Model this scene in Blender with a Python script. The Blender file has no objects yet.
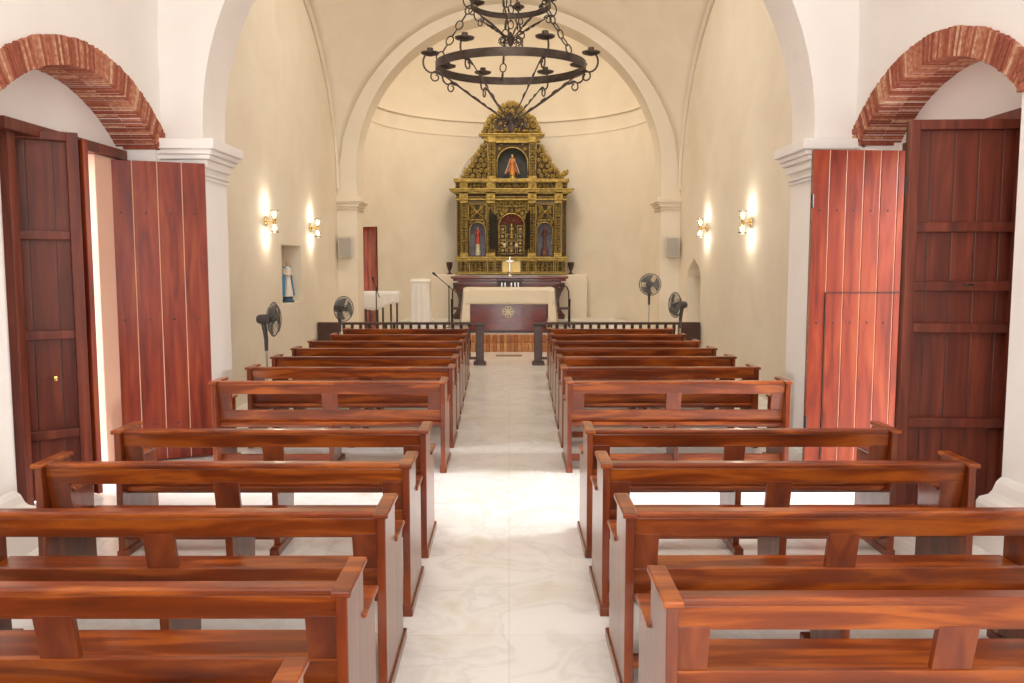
import bpy, math, random
from mathutils import Vector, Matrix
PI = math.pi
C = bpy.context.scene.collection
SC = bpy.context.scene

# ------------------------------------------------------------------ camera, world, light, exposure
PITCH = 5.28
cam_d = bpy.data.cameras.new('camera'); cam = bpy.data.objects.new('camera', cam_d); C.objects.link(cam)
cam_d.sensor_width = 36.0; cam_d.lens = 850 / 1024 * 36; cam_d.clip_start = 0.05; cam_d.clip_end = 300
cam.location = (0, 0, 1.9); cam.rotation_euler = (math.radians(90 - PITCH), 0, math.radians(-0.2))
SC.camera = cam
vs = SC.view_settings
vs.view_transform = 'Standard'; vs.look = 'None'; vs.gamma = 1.0; vs.use_curve_mapping = False
vs.exposure = 0.12
SC.cycles.use_denoising = True
SC.cycles.max_bounces = 10; SC.cycles.diffuse_bounces = 7
SC.cycles.sample_clamp_indirect = 8.0
SC.cycles.caustics_reflective = False; SC.cycles.caustics_refractive = False

world = bpy.data.worlds.new('daylight'); SC.world = world; world.use_nodes = True
bg = world.node_tree.nodes['Background']; bg.inputs[0].default_value = (0.93, 0.96, 1.0, 1); bg.inputs[1].default_value = 3.5

def area(name, loc, direction, sx, sy, power, col):
    d = bpy.data.lights.new(name, 'AREA'); d.shape = 'RECTANGLE'; d.size = sx; d.size_y = sy
    d.energy = power; d.color = col
    o = bpy.data.objects.new(name, d); C.objects.link(o); o.location = loc
    o.rotation_euler = Vector(direction).to_track_quat('-Z', 'Y').to_euler()
    return o
# daylight through the two open side doors and the unseen entrance behind the camera, plus added overhead fill lamps
area('daylight_left_door', (-6.6, 7.2, 3.6), (1, 0, -0.56), 2.6, 2.2, 820, (0.97, 0.98, 1.0))
area('daylight_right_door', (6.6, 7.0, 3.6), (-1, 0, -0.56), 2.6, 2.2, 820, (0.97, 0.98, 1.0))
area('daylight_entrance', (0, -4.3, 2.2), (0, 1, 0.02), 3.6, 3.8, 290, (0.97, 0.985, 0.97))
area('overhead_fill_nave', (0, 2.4, 6.4), (0, 0.25, -1), 3.4, 5.0, 108, (0.97, 0.985, 0.97))  # fill lamp added under the closed barrel vault, which has no opening
area('overhead_fill_crossing', (0, 13.0, 7.9), (0, 0.1, -1), 2.2, 3.0, 165, (1.0, 0.945, 0.85))  # added fill for the crossing; the domed vault above is solid
area('overhead_fill_chancel', (0, 19.0, 7.9), (0, 0.3, -1), 2.2, 0.9, 120, (1.0, 0.90, 0.75))  # unseen lamp added above the chancel to brighten it

# ------------------------------------------------------------------ materials
def mat(name, col, rough=0.5, metal=0.0, **kw):
    m = bpy.data.materials.new(name); m.use_nodes = True
    b = m.node_tree.nodes['Principled BSDF']
    b.inputs['Base Color'].default_value = (*col, 1); b.inputs['Roughness'].default_value = rough
    b.inputs['Metallic'].default_value = metal
    for k, v in kw.items():
        b.inputs[k.replace('_', ' ')].default_value = v
    return m
def N(m, t, **kw):
    n = m.node_tree.nodes.new(t)
    for k, v in kw.items():
        if k in n.inputs: n.inputs[k].default_value = v
        else: setattr(n, k, v)
    return n
def L(m, a, b): m.node_tree.links.new(a, b)
def BS(m): return m.node_tree.nodes['Principled BSDF']
def ramp(m, fac, stops):
    r = N(m, 'ShaderNodeValToRGB'); e = r.color_ramp.elements
    while len(e) > 1: e.remove(e[-1])
    e[0].position = stops[0][0]; e[0].color = (*stops[0][1], 1)
    for p, c in stops[1:]:
        x = e.new(p); x.color = (*c, 1)
    L(m, fac, r.inputs[0]); return r
def bump(m, h, s, d=0.02):
    b = N(m, 'ShaderNodeBump'); b.inputs['Strength'].default_value = s; b.inputs['Distance'].default_value = d
    L(m, h, b.inputs['Height']); L(m, b.outputs[0], BS(m).inputs['Normal'])

def noisy(name, stops, scale, rough, metal=0.0, bs=0.0, detail=5, stretch=(1, 1, 1), rand=False, **kw):
    m = mat(name, stops[0][1], rough, metal, **kw)
    tc = N(m, 'ShaderNodeTexCoord'); mp = N(m, 'ShaderNodeMapping'); mp.inputs['Scale'].default_value = stretch
    L(m, tc.outputs['Object'], mp.inputs[0])
    if rand:
        oi = N(m, 'ShaderNodeObjectInfo'); mu = N(m, 'ShaderNodeMath', operation='MULTIPLY'); mu.inputs[1].default_value = 37.0
        cx = N(m, 'ShaderNodeCombineXYZ')
        L(m, oi.outputs['Random'], mu.inputs[0])
        for i in range(3): L(m, mu.outputs[0], cx.inputs[i])
        L(m, cx.outputs[0], mp.inputs['Location'])
    nt = N(m, 'ShaderNodeTexNoise'); nt.inputs['Scale'].default_value = scale; nt.inputs['Detail'].default_value = detail
    nt.inputs['Distortion'].default_value = 0.6
    L(m, mp.outputs[0], nt.inputs['Vector'])
    r = ramp(m, nt.outputs['Fac'], stops); L(m, r.outputs[0], BS(m).inputs['Base Color'])
    if bs: bump(m, nt.outputs['Fac'], bs)
    return m

plaster = noisy('cream_plaster', [(0.3, (0.79, 0.705, 0.58)), (0.7, (0.85, 0.775, 0.655))], 1.3, 0.85, bs=0.12)
whitewash = noisy('pale_plaster', [(0.3, (0.82, 0.775, 0.735)), (0.7, (0.86, 0.82, 0.785))], 1.6, 0.8, bs=0.12)
pew_long = noisy('pew_wood_along', [(0.25, (0.075, 0.012, 0.003)), (0.5, (0.195, 0.035, 0.005)), (0.62, (0.36, 0.085, 0.010)), (0.8, (0.13, 0.021, 0.004))],
                 2.2, 0.30, stretch=(0.7, 5, 5), rand=True, Coat_Weight=0.25, Coat_Roughness=0.15, Specular_IOR_Level=0.35)
pew_up = noisy('pew_wood_upright', [(0.25, (0.080, 0.013, 0.004)), (0.5, (0.165, 0.028, 0.005)), (0.72, (0.25, 0.053, 0.009))],
               2.5, 0.30, stretch=(5, 5, 0.8), rand=True, Coat_Weight=0.45, Coat_Roughness=0.12, Specular_IOR_Level=0.35)
dark_wood = noisy('dark_wood', [(0.3, (0.045, 0.020, 0.014)), (0.7, (0.085, 0.035, 0.024))], 3, 0.35, stretch=(1, 4, 4))
mahogany = noisy('mahogany', [(0.3, (0.10, 0.016, 0.010)), (0.6, (0.20, 0.034, 0.020)), (0.8, (0.15, 0.025, 0.014))], 2.5, 0.22, stretch=(0.8, 4, 5), Coat_Weight=0.2)
door_plank = noisy('door_planks_red', [(0.3, (0.095, 0.012, 0.005)), (0.5, (0.20, 0.026, 0.009)), (0.72, (0.27, 0.055, 0.014))], 2.2, 0.42, stretch=(6, 6, 0.6), rand=True, Coat_Weight=0.12, Coat_Roughness=0.2, Specular_IOR_Level=0.25)
door_dark = noisy('door_boards_brown', [(0.3, (0.075, 0.014, 0.008)), (0.55, (0.14, 0.027, 0.013)), (0.75, (0.21, 0.046, 0.022))], 2.2, 0.42, stretch=(6, 6, 0.5), rand=True, Coat_Weight=0.1, Coat_Roughness=0.2, Specular_IOR_Level=0.3)
gap_mat = mat('pale_joint_filler', (0.72, 0.46, 0.30), 0.7)
iron = noisy('wrought_iron', [(0.3, (0.045, 0.032, 0.026)), (0.7, (0.10, 0.070, 0.052))], 12, 0.42, metal=0.75)
black_metal = mat('black_metal', (0.03, 0.028, 0.028), 0.4, 0.6)
fan_plastic = mat('fan_grey_plastic', (0.075, 0.073, 0.072), 0.42)
fan_blade = mat('fan_blade_clear', (0.20, 0.20, 0.21), 0.3, Alpha=0.75)
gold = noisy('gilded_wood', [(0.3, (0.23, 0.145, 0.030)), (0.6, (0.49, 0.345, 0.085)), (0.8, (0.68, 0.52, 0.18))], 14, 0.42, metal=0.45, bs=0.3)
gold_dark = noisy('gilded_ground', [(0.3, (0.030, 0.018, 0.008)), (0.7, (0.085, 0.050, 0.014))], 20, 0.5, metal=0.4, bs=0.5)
gold_pale = mat('pale_gold_leaf', (0.78, 0.58, 0.22), 0.4, 0.4)
niche_blue = noisy('niche_grey_blue', [(0.3, (0.13, 0.13, 0.16)), (0.7, (0.22, 0.22, 0.27))], 6, 0.7)
niche_dark = noisy('niche_dark_paint', [(0.3, (0.018, 0.020, 0.020)), (0.7, (0.06, 0.065, 0.06))], 6, 0.6)
niche_red = mat('niche_red_shell', (0.30, 0.055, 0.02), 0.5)
black_door = mat('tabernacle_door_black', (0.015, 0.012, 0.010), 0.5)
brass = mat('polished_brass', (0.80, 0.56, 0.20), 0.22, 1.0)
silver = mat('silver_metal', (0.6, 0.58, 0.55), 0.3, 0.9)
cloth = mat('white_cloth', (0.82, 0.80, 0.76), 0.85)
cloth_cream = mat('cream_altar_cloth', (0.80, 0.72, 0.58), 0.85)
skin = mat('painted_skin', (0.70, 0.42, 0.28), 0.6)
red_paint = mat('painted_red', (0.50, 0.06, 0.03), 0.5)
white_paint = mat('painted_white', (0.80, 0.74, 0.66), 0.5)
blue_paint = mat('painted_blue', (0.13, 0.36, 0.62), 0.5)
navy_paint = mat('painted_navy', (0.03, 0.08, 0.16), 0.5)
brown_paint = mat('painted_brown', (0.15, 0.06, 0.04), 0.6)
speaker_grey = mat('speaker_casing', (0.62, 0.57, 0.50), 0.6)
speaker_mesh = mat('speaker_grille', (0.42, 0.39, 0.35), 0.7)
paving = mat('outdoor_paving', (0.72, 0.68, 0.62), 0.9)
glass = mat('frosted_glass', (0.95, 0.93, 0.88), 0.25, Transmission_Weight=0.85, IOR=1.3)
bulb = mat('lit_bulb', (1, 0.9, 0.7), 0.5)
BS(bulb).inputs['Emission Color'].default_value = (1, 0.80, 0.48, 1); BS(bulb).inputs['Emission Strength'].default_value = 22

def make_floor_mat(name, tile):
    m = mat(name, (0.8, 0.78, 0.72), 0.2)
    tc = N(m, 'ShaderNodeTexCoord')
    n1 = N(m, 'ShaderNodeTexNoise'); n1.inputs['Scale'].default_value = 1.9; n1.inputs['Detail'].default_value = 8; n1.inputs['Distortion'].default_value = 1.2
    L(m, tc.outputs['Object'], n1.inputs['Vector'])
    r1 = ramp(m, n1.outputs['Fac'], [(0.28, (0.74, 0.70, 0.61)), (0.45, (0.85, 0.835, 0.81)), (0.50, (0.77, 0.755, 0.725)), (0.55, (0.86, 0.845, 0.825)), (0.8, (0.88, 0.87, 0.855))])
    br = N(m, 'ShaderNodeTexBrick'); br.offset = 0.0
    br.inputs['Color1'].default_value = (1, 1, 1, 1); br.inputs['Color2'].default_value = (0.965, 0.96, 0.95, 1)
    br.inputs['Mortar'].default_value = (0.90, 0.88, 0.85, 1); br.inputs['Scale'].default_value = 1.0
    br.inputs['Mortar Size'].default_value = 0.004; br.inputs['Brick Width'].default_value = tile; br.inputs['Row Height'].default_value = tile
    L(m, tc.outputs['Object'], br.inputs['Vector'])
    mx = N(m, 'ShaderNodeMix', data_type='RGBA', blend_type='MULTIPLY'); mx.inputs[0].default_value = 1.0
    L(m, r1.outputs[0], mx.inputs[6]); L(m, br.outputs[0], mx.inputs[7]); L(m, mx.outputs[2], BS(m).inputs['Base Color'])
    return m
marble = make_floor_mat('veined_marble', 0.6)

def island_mat(name, stops, rough, noise=30, bs=0.6):
    m = mat(name, stops[0][1], rough)
    g = N(m, 'ShaderNodeNewGeometry'); tc = N(m, 'ShaderNodeTexCoord')
    n = N(m, 'ShaderNodeTexNoise'); n.inputs['Scale'].default_value = noise; L(m, tc.outputs['Object'], n.inputs['Vector'])
    a = N(m, 'ShaderNodeMath', operation='ADD'); s = N(m, 'ShaderNodeMath', operation='MULTIPLY'); s.inputs[1].default_value = 0.5
    L(m, g.outputs['Random Per Island'], a.inputs[0]); L(m, n.outputs['Fac'], a.inputs[1]); L(m, a.outputs[0], s.inputs[0])
    r = ramp(m, s.outputs[0], stops); L(m, r.outputs[0], BS(m).inputs['Base Color']); bump(m, n.outputs['Fac'], bs)
    return m
brick = island_mat('old_red_brick', [(0.2, (0.23, 0.05, 0.026)), (0.5, (0.35, 0.095, 0.05)), (0.64, (0.46, 0.18, 0.10)), (0.78, (0.62, 0.40, 0.26))], 0.85)
step_brick = island_mat('step_brick', [(0.15, (0.30, 0.10, 0.04)), (0.5, (0.48, 0.20, 0.08)), (0.85, (0.62, 0.36, 0.16))], 0.7)
mortar = noisy('brick_mortar', [(0.3, (0.50, 0.24, 0.15)), (0.7, (0.66, 0.44, 0.30))], 12, 0.9, bs=0.4)

# ------------------------------------------------------------------ mesh helpers
class MB:
    def __init__(s): s.v = []; s.f = []
    def add(s, vs_, fs):
        o = len(s.v); s.v += [tuple(p) for p in vs_]; s.f += [tuple(i + o for i in f) for f in fs]; return s
    def box(s, x0, x1, y0, y1, z0, z1, M=None):
        p = [(x0, y0, z0), (x1, y0, z0), (x1, y1, z0), (x0, y1, z0), (x0, y0, z1), (x1, y0, z1), (x1, y1, z1), (x0, y1, z1)]
        if M is not None: p = [M @ Vector(q) for q in p]
        return s.add(p, [(3, 2, 1, 0), (4, 5, 6, 7), (0, 1, 5, 4), (1, 2, 6, 5), (2, 3, 7, 6), (3, 0, 4, 7)])
    def prism(s, pts, axis, a, b):
        """pts: 2-D outline; axis 'x': (y,z), 'y': (x,z), 'z': (x,y); extruded from a to b"""
        def mk(p, t):
            return {'x': (t, p[0], p[1]), 'y': (p[0], t, p[1]), 'z': (p[0], p[1], t)}[axis]
        n = len(pts); o = [mk(p, a) for p in pts] + [mk(p, b) for p in pts]
        fs = [tuple(range(n - 1, -1, -1)), tuple(range(n, 2 * n))] + [(i, (i + 1) % n, n + (i + 1) % n, n + i) for i in range(n)]
        return s.add(o, fs)
    def tube(s, path, r, n=6, closed=False, r2=None, cap=True):
        path = [Vector(p) for p in path]; m = len(path); vs_ = []; up = None
        for i, p in enumerate(path):
            if closed: t = path[(i + 1) % m] - path[i - 1]
            else: t = path[min(i + 1, m - 1)] - path[max(i - 1, 0)]
            t.normalize()
            if up is None:
                up = Vector((0, 0, 1)) if abs(t.z) < 0.9 else Vector((1, 0, 0))
            a = t.cross(up); 
            if a.length < 1e-5: a = t.cross(Vector((0.3, 1, 0.2)))
            a.normalize(); b = a.cross(t).normalized(); up = b
            rr = r if r2 is None else r + (r2 - r) * i / max(1, m - 1)
            if isinstance(r, (list, tuple)): rr = r[i]
            for k in range(n):
                w = 2 * PI * k / n; vs_.append(p + (a * math.cos(w) + b * math.sin(w)) * rr)
        fs = []
        for i in range(m if closed else m - 1):
            for k in range(n):
                j = (i + 1) % m; fs.append((i * n + k, i * n + (k + 1) % n, j * n + (k + 1) % n, j * n + k))
        if not closed and cap: fs += [tuple(range(n - 1, -1, -1)), tuple((m - 1) * n + k for k in range(n))]
        return s.add(vs_, fs)
    def lathe(s, prof, n=20, M=None, cap=True):
        vs_ = []; m = len(prof)
        for r, z in prof:
            for k in range(n):
                w = 2 * PI * k / n; q = Vector((r * math.cos(w), r * math.sin(w), z))
                vs_.append(M @ q if M is not None else q)
        fs = [(i * n + k, i * n + (k + 1) % n, (i + 1) * n + (k + 1) % n, (i + 1) * n + k) for i in range(m - 1) for k in range(n)]
        if cap: fs += [tuple(range(n - 1, -1, -1)), tuple((m - 1) * n + k for k in range(n))]
        return s.add(vs_, fs)
    def grid(s, fn, nu, nv):
        vs_ = [fn(i / nu, j / nv) for j in range(nv + 1) for i in range(nu + 1)]
        return s.add(vs_, [(j * (nu + 1) + i, j * (nu + 1) + i + 1, (j + 1) * (nu + 1) + i + 1, (j + 1) * (nu + 1) + i) for j in range(nv) for i in range(nu)])
    def ball(s, c, r, n=10, sc=(1, 1, 1)):
        prof = [(max(1e-4, math.sin(PI * i / n)), -math.cos(PI * i / n)) for i in range(n + 1)]
        return s.lathe([(a * r, b * r) for a, b in prof], n + 2, Matrix.Translation(c) @ Matrix.Diagonal((*sc, 1)))
    def build(s, name, m, parent=None, smooth=False, bevel=0.0, kind=None, loc=None, solid=0.0, auto=None):
        me = bpy.data.meshes.new(name); me.from_pydata(s.v, [], s.f); me.update()
        import bmesh
        b = bmesh.new(); b.from_mesh(me); bmesh.ops.recalc_face_normals(b, faces=b.faces[:]); b.to_mesh(me); b.free()
        me.materials.append(m)
        if smooth:
            for p in me.polygons: p.use_smooth = True
            if smooth != 'all':
                me.set_sharp_from_angle(angle=math.radians(42))
        o = bpy.data.objects.new(name, me); C.objects.link(o)
        if parent: o.parent = parent
        if loc: o.location = loc
        if solid:
            d = o.modifiers.new('solid', 'SOLIDIFY'); d.thickness = solid; d.offset = 1.0
        if bevel:
            d = o.modifiers.new('bevel', 'BEVEL'); d.width = bevel; d.segments = 2; d.limit_method = 'ANGLE'
        if kind: o['kind'] = kind
        return o
def tag(o, label=None, cat=None, group=None, kind=None):
    if label: o['label'] = label
    if cat: o['category'] = cat
    if group: o['group'] = group
    if kind: o['kind'] = kind
    return o
def thing(name, label, cat, loc=(0, 0, 0), rz=0.0, group=None):
    o = bpy.data.objects.new(name, None); C.objects.link(o); o.location = loc; o.rotation_euler = (0, 0, rz)
    o.empty_display_size = 0.1
    return tag(o, label, cat, group)
def children(o): return [x for x in C.objects if x.parent == o]
def copy_tree(o, parent=None):
    c = o.copy(); C.objects.link(c)
    if parent: c.parent = parent
    for ch in [x for x in list(C.objects) if x.parent == o]: copy_tree(ch, c)
    return c
def structure(o): o['kind'] = 'structure'; return o
def carve(o, cutters):
    for c in cutters:
        m = o.modifiers.new('cut', 'BOOLEAN'); m.operation = 'DIFFERENCE'; m.object = c; m.solver = 'EXACT'
    bpy.context.view_layer.update()
    dg = bpy.context.evaluated_depsgraph_get()
    me = bpy.data.meshes.new_from_object(o.evaluated_get(dg)); o.modifiers.clear(); o.data = me
    for c in cutters: bpy.data.objects.remove(c, do_unlink=True)
def arc(cx, cz, r, a0, a1, n, rz=None):
    rz = rz or r
    return [(cx + r * math.cos(a0 + (a1 - a0) * i / n), cz + rz * math.sin(a0 + (a1 - a0) * i / n)) for i in range(n + 1)]

# ------------------------------------------------------------------ the building
XW, XB, XP = 3.35, 3.58, 2.95          # half widths: entrance bay wall, crossing wall, pier faces
YP0, YP1, YC, YC1 = 8.35, 9.0, 17.9, 18.6
# floors
structure(MB().box(-4.6, 4.6, -4.4, 18.12, -0.3, 0.0).build('floor', marble))
structure(MB().box(-4.0, 4.0, 18.12, 24.0, -0.3, 0.0).build('floor', marble))
def step_bricks(y0, y1, z1, x=3.14):
    m = MB(); n = int(2 * x / 0.075); w = 2 * x / n
    for i in range(n):
        m.box(-x + i * w + .003, -x + (i + 1) * w - .003, y0, y1, z1 - .168, z1)
    return m
structure(step_bricks(18.12, 18.40, 0.17).build('trim_1', step_brick, bevel=0.004))
structure(step_bricks(18.40, 18.62, 0.34).build('trim_2', step_brick, bevel=0.004))
def apse_outline(r, y0, n=32):
    return [(-r, y0)] + [(r * math.cos(PI - PI * i / n), 20.0 + r * math.sin(PI - PI * i / n)) for i in range(n + 1)] + [(r, y0)]
RA = 3.35
structure(MB().prism(apse_outline(RA + 0.02, 18.62), 'z', 0.0, 0.34).build('floor', marble))
structure(MB().prism([(-3.0, 21.0), (-2.6, 22.3), (-1.6, 23.1), (1.6, 23.1), (2.6, 22.3), (3.0, 21.0)], 'z', 0.34, 0.47).build('floor', marble))
# masonry shelf behind the retable
structure(MB().prism([(-2.05, 22.35), (-2.05, 22.9), (-1.2, 23.3), (1.2, 23.3), (2.05, 22.9), (2.05, 22.35)], 'z', 0.34, 1.60).build('wall_altar_shelf', plaster, bevel=0.02))

# entrance bay side walls with arched recess and door opening
def bay_wall(side, name, yc, d0, d1, hd, ri, zs, apex):
    m = MB()
    a, b = sorted((side * XW, side * 4.3))
    o = m.box(a, b, -4.4, YP0 + .02, 0, 4.1).build(name, whitewash)
    # recess: segmental arch
    hw = 1.27; rise = apex - zs; R = (hw * hw + rise * rise) / (2 * rise); cz = apex - R; th = math.asin(hw / R)
    pts = [(yc - hw, -0.5), (yc + hw, -0.5)] + [(yc + R * math.sin(th - 2 * th * i / 24), cz + R * math.cos(th - 2 * th * i / 24)) for i in range(25)]
    a, b = sorted((side * (XW - 0.3), side * (XW + 0.37)))
    c1 = MB().prism(pts, 'x', a, b).build('cut', whitewash)
    a, b = sorted((side * (XW + 0.2), side * 4.8))
    c2 = MB().box(a, b, d0, d1, -0.5, hd).build('cut', whitewash)
    carve(o, [c1, c2]); structure(o)
    # brick voussoirs
    bm_ = MB(); Ro = R + 0.205; n = 84; th2 = math.asin(min(1, (hw + 0.17) / Ro)) 
    rng = random.Random(5 + side)
    mo = MB(); mp = []
    for i in range(33):
        w = -th + 2 * th * i / 32; mp.append((yc + (R + .004) * math.sin(w), cz + (R + .004) * math.cos(w)))
    for i in range(33):
        w = th - 2 * th * i / 32; mp.append((yc + (Ro - .01) * math.sin(w), cz + (Ro - .01) * math.cos(w)))
    a, b = sorted((side * (XW - 0.022), side * (XW + 0.365)))
    mo.prism(mp, 'x', a, b)
    for i in range(n):
        w0 = -th + 2 * th * (i + .10) / n; w1 = -th + 2 * th * (i + .90) / n
        j = rng.uniform(-.003, .004); sk = rng.uniform(-.002, .002)
        r0 = R - 0.006 + rng.uniform(-.003, .003); r1 = Ro + rng.uniform(-.006, .006)
        # outer header brick on the face and inner bricks across the soffit
        for (xa, xb) in ((XW - .035 - j, XW + .174), (XW + .176, XW + .372)):
            a, b = sorted((side * xa, side * xb))
            q = [(yc + r0 * math.sin(w0 + sk), cz + r0 * math.cos(w0 + sk)), (yc + r0 * math.sin(w1 + sk), cz + r0 * math.cos(w1 + sk)),
                 (yc + r1 * math.sin(w1), cz + r1 * math.cos(w1)), (yc + r1 * math.sin(w0), cz + r1 * math.cos(w0))]
            bm_.prism(q, 'x', a, b)
    # springer blocks at both ends
    for sg in (-1, 1):
        y0 = yc + sg * (hw - .02); y1 = yc + sg * (hw + .165)
        for k in range(3):
            a, b = sorted((side * (XW - .03 - .004 * k), side * (XW + .30)))
            u0, u1 = sorted((y0, y1)); bm_.box(a, b, u0, u1, zs - .03 + k * .062, zs + .025 + k * .062)
    br_ = bm_.build('trim_3' if side < 0 else 'trim_4', brick, bevel=0.004); structure(br_)
    mo.build('mortar', mortar, br_)
    return R
bay_wall(-1, 'wall_left', 6.93, 6.40, 7.98, 2.88, 1.9, 3.0, 3.42)
bay_wall(1, 'wall_right', 6.93, 6.15, 7.72, 2.92, 1.9, 3.04, 3.49)
# plinth mouldings of the wall nearest the camera
for s, nm in ((-1, 'baseboard_left'), (1, 'baseboard_right')):
    pr = [(s * (XW - .19), 0), (s * (XW - .19), .30), (s * (XW - .17), .33), (s * (XW - .11), .345), (s * (XW - .085), .37), (s * (XW - .06), .43), (s * (XW - .03), .46), (s * (XW + .05), .47), (s * (XW + .05), 0)]
    pr = [(a, b * (.8 if s < 0 else 1)) for a, b in pr]; structure(MB().prism(pr, 'y', 2.0, 5.62).build(nm, whitewash))
# barrel vault over the entrance bay
def barrel(name, r, cz, y0, y1, m, n=32, rz=None, xo=0.0):
    rz = rz or r
    pts = arc(xo, cz, r, PI, 0, n, rz) + arc(xo, cz, r + .15, 0, PI, n, rz + .15)
    return structure(MB().prism(pts, 'y', y0, y1).build(name, m, smooth=True))
barrel('ceiling', XW, 4.1, -4.4, YP0 + .02, whitewash, rz=3.0)
# back wall behind the camera, with the entrance doorway
structure(MB().prism([(-3.9, 0), (-3.9, 7.4), (3.9, 7.4), (3.9, 0), (1.5, 0), (1.5, 3.6), (-1.5, 3.6), (-1.5, 0)], 'y', -4.9, -4.4).build('wall_back', whitewash))
# first transverse arch: piers and diaphragm wall
def arch_outline(hw, xo, top, cz, n=40, rz=None):
    return [(-xo, 0), (-xo, top), (xo, top), (xo, 0), (hw, 0), (hw, cz)] + arc(0, cz, hw, 0, PI, n, rz or hw)[1:] + [(-hw, 0)]
structure(MB().prism(arch_outline(XP, 3.9, 8.9, 3.2), 'y', YP0, YP1).build('wall_front_arch', whitewash))
def capital(name, side, x_face, y0, y1, z0, z1, x_wall, m, out=0.15):
    """stepped moulded capital wrapping the pier"""
    o = MB(); H = z1 - z0
    steps = [(0.0, 0.06, .025), (0.10, 0.16, .035), (0.30, 0.50, .05), (0.50, 0.62, .085), (0.62, 0.74, .115), (0.74, 1.0, out)]
    for a, b, e in steps:
        p, q = sorted((side * (x_face - e), side * (x_wall)))
        o.box(p, q, y0 - e, y1 + e * .8, z0 + a * H, z0 + b * H)
    return structure(o.build(name, m, bevel=0.012))
capital('trim_5', -1, XP, YP0, YP1, 2.70, 3.08, XW + .05, whitewash)
capital('trim_6', 1, XP, YP0, YP1, 2.70, 3.08, XW + .05, whitewash)
# crossing bay walls and domed vault
YM = (YP1 + YC) / 2; BB = (YC - YP1) / 2; SZ = 3.42; AH, BH = 3.75, 3.4
def vz(x, y): return SZ + math.sqrt(max(0, AH * AH * (1 - (x / XB) ** 2) + BH * BH * (1 - ((y - YM) / BB) ** 2)))
def cross_wall(side, name):
    pts = [(YP1, 0), (YC, 0)] + [(YM + BB * math.cos(PI * i / 40), SZ + (BH + .02) * math.sin(PI * i / 40)) for i in range(41)]
    a, b = sorted((side * XB, side * (XB + .7)))
    return MB().prism(pts, 'x', a, b).build(name, plaster)
wl = cross_wall(-1, 'wall_left_crossing')
carve(wl, [MB().box(-XB - .32, -XB + .1, 13.45, 14.72, 1.24, 2.19).build('cut', plaster)]); structure(wl)
wr = cross_wall(1, 'wall_right_crossing')
pts = [(15.9, -0.1), (17.1, -0.1), (17.1, 1.62), (17.02, 1.76), (16.85, 1.86), (16.66, 1.92), (16.5, 1.99), (16.34, 1.92), (16.15, 1.86), (15.98, 1.76), (15.9, 1.62)]
carve(wr, [MB().prism(pts, 'x', XB - .1, XB + .55).build('cut', plaster)]); structure(wr)
structure(MB().grid(lambda u, v: ((2 * u - 1) * XB, YP1 + v * (YC - YP1), vz((2 * u - 1) * XB, YP1 + v * (YC - YP1))), 48, 56).build('ceiling', plaster, smooth='all', solid=0.12))
# bead moulding along the side arches of the vault
for s, nm in ((-1, 'trim_7'), (1, 'trim_8')):
    path = [(s * (XB - .03), YM + (BB - .05) * math.cos(PI * i / 60), SZ + (BH - .04) * math.sin(PI * i / 60)) for i in range(61)]
    structure(MB().tube(path, 0.045, 6).build(nm, plaster, smooth=True))
# chancel arch
structure(MB().prism(arch_outline(3.17, 4.2, 8.4, 3.78), 'y', YC, YC1).build('wall_chancel_arch', plaster))
capital('trim_10', -1, 3.17, YC, YC1, 2.98, 3.27, XB + .02, plaster, out=.10)
capital('trim_11', 1, 3.17, YC, YC1, 2.98, 3.27, XB + .02, plaster, out=.10)
# apse: curved wall, cornice, half dome
ZCOR = 5.68
wa = MB(); wo = apse_outline(RA, YC1); wi = apse_outline(RA + .35, YC1)
wa.prism(wo + wi[::-1], 'z', 0, ZCOR + .02)
wa = wa.build('wall_apse', plaster, smooth=True)
carve(wa, [MB().box(-4.2, -2.9, 18.75, 19.75, -.1, 2.62).build('cut', plaster)]); structure(wa)
co = apse_outline(RA - .055, YC1); co2 = apse_outline(RA + .05, YC1)
structure(MB().prism(co + co2[::-1], 'z', ZCOR - .03, ZCOR + .04).build('trim_12', plaster, smooth=True))
co = apse_outline(RA - .018, YC1)
structure(MB().prism(co + co2[::-1], 'z', ZCOR - .42, ZCOR - .38).build('trim_13', plaster, smooth=True))
structure(MB().grid(lambda u, v: (RA * math.cos(PI * u) * math.cos(v * PI / 2), 20 + RA * math.sin(PI * u) * math.cos(v * PI / 2), ZCOR + 2.6 * math.sin(v * PI / 2)), 40, 16).build('ceiling', plaster, smooth='all'))
barrel('ceiling', RA, ZCOR, YC1 - .02, 20.0, plaster, rz=2.6)
# raised blind arch on the apse wall behind the retable
path = []
for i in range(41):
    a = PI * i / 40; x = 1.42 * math.cos(a); z = 3.75 + 1.42 * math.sin(a); path.append((x, 20 + math.sqrt(RA * RA - x * x) - .005, z))
structure(MB().tube([(1.42, path[0][1], 2.2)] + path + [(-1.42, path[-1][1], 2.2)], 0.025, 6).build('trim_14', plaster, smooth=True))
# ground outside the side doors
structure(MB().box(-30, 30, -25, 40, -0.42, -0.32).build('ground', paving))
structure(MB().box(-9, -4.25, 3, 11, -0.32, -0.02).build('ground', paving))
structure(MB().box(4.25, 9, 3, 11, -0.32, -0.02).build('ground', paving))
# sacristy corridor behind the chancel door
structure(MB().box(-5.4, -3.68, 18.3, 20.2, -0.3, 0.34).build('floor', marble))
structure(MB().box(-5.6, -5.4, 18.2, 20.3, 0, 3.2).build('wall_sacristy', plaster))

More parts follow.
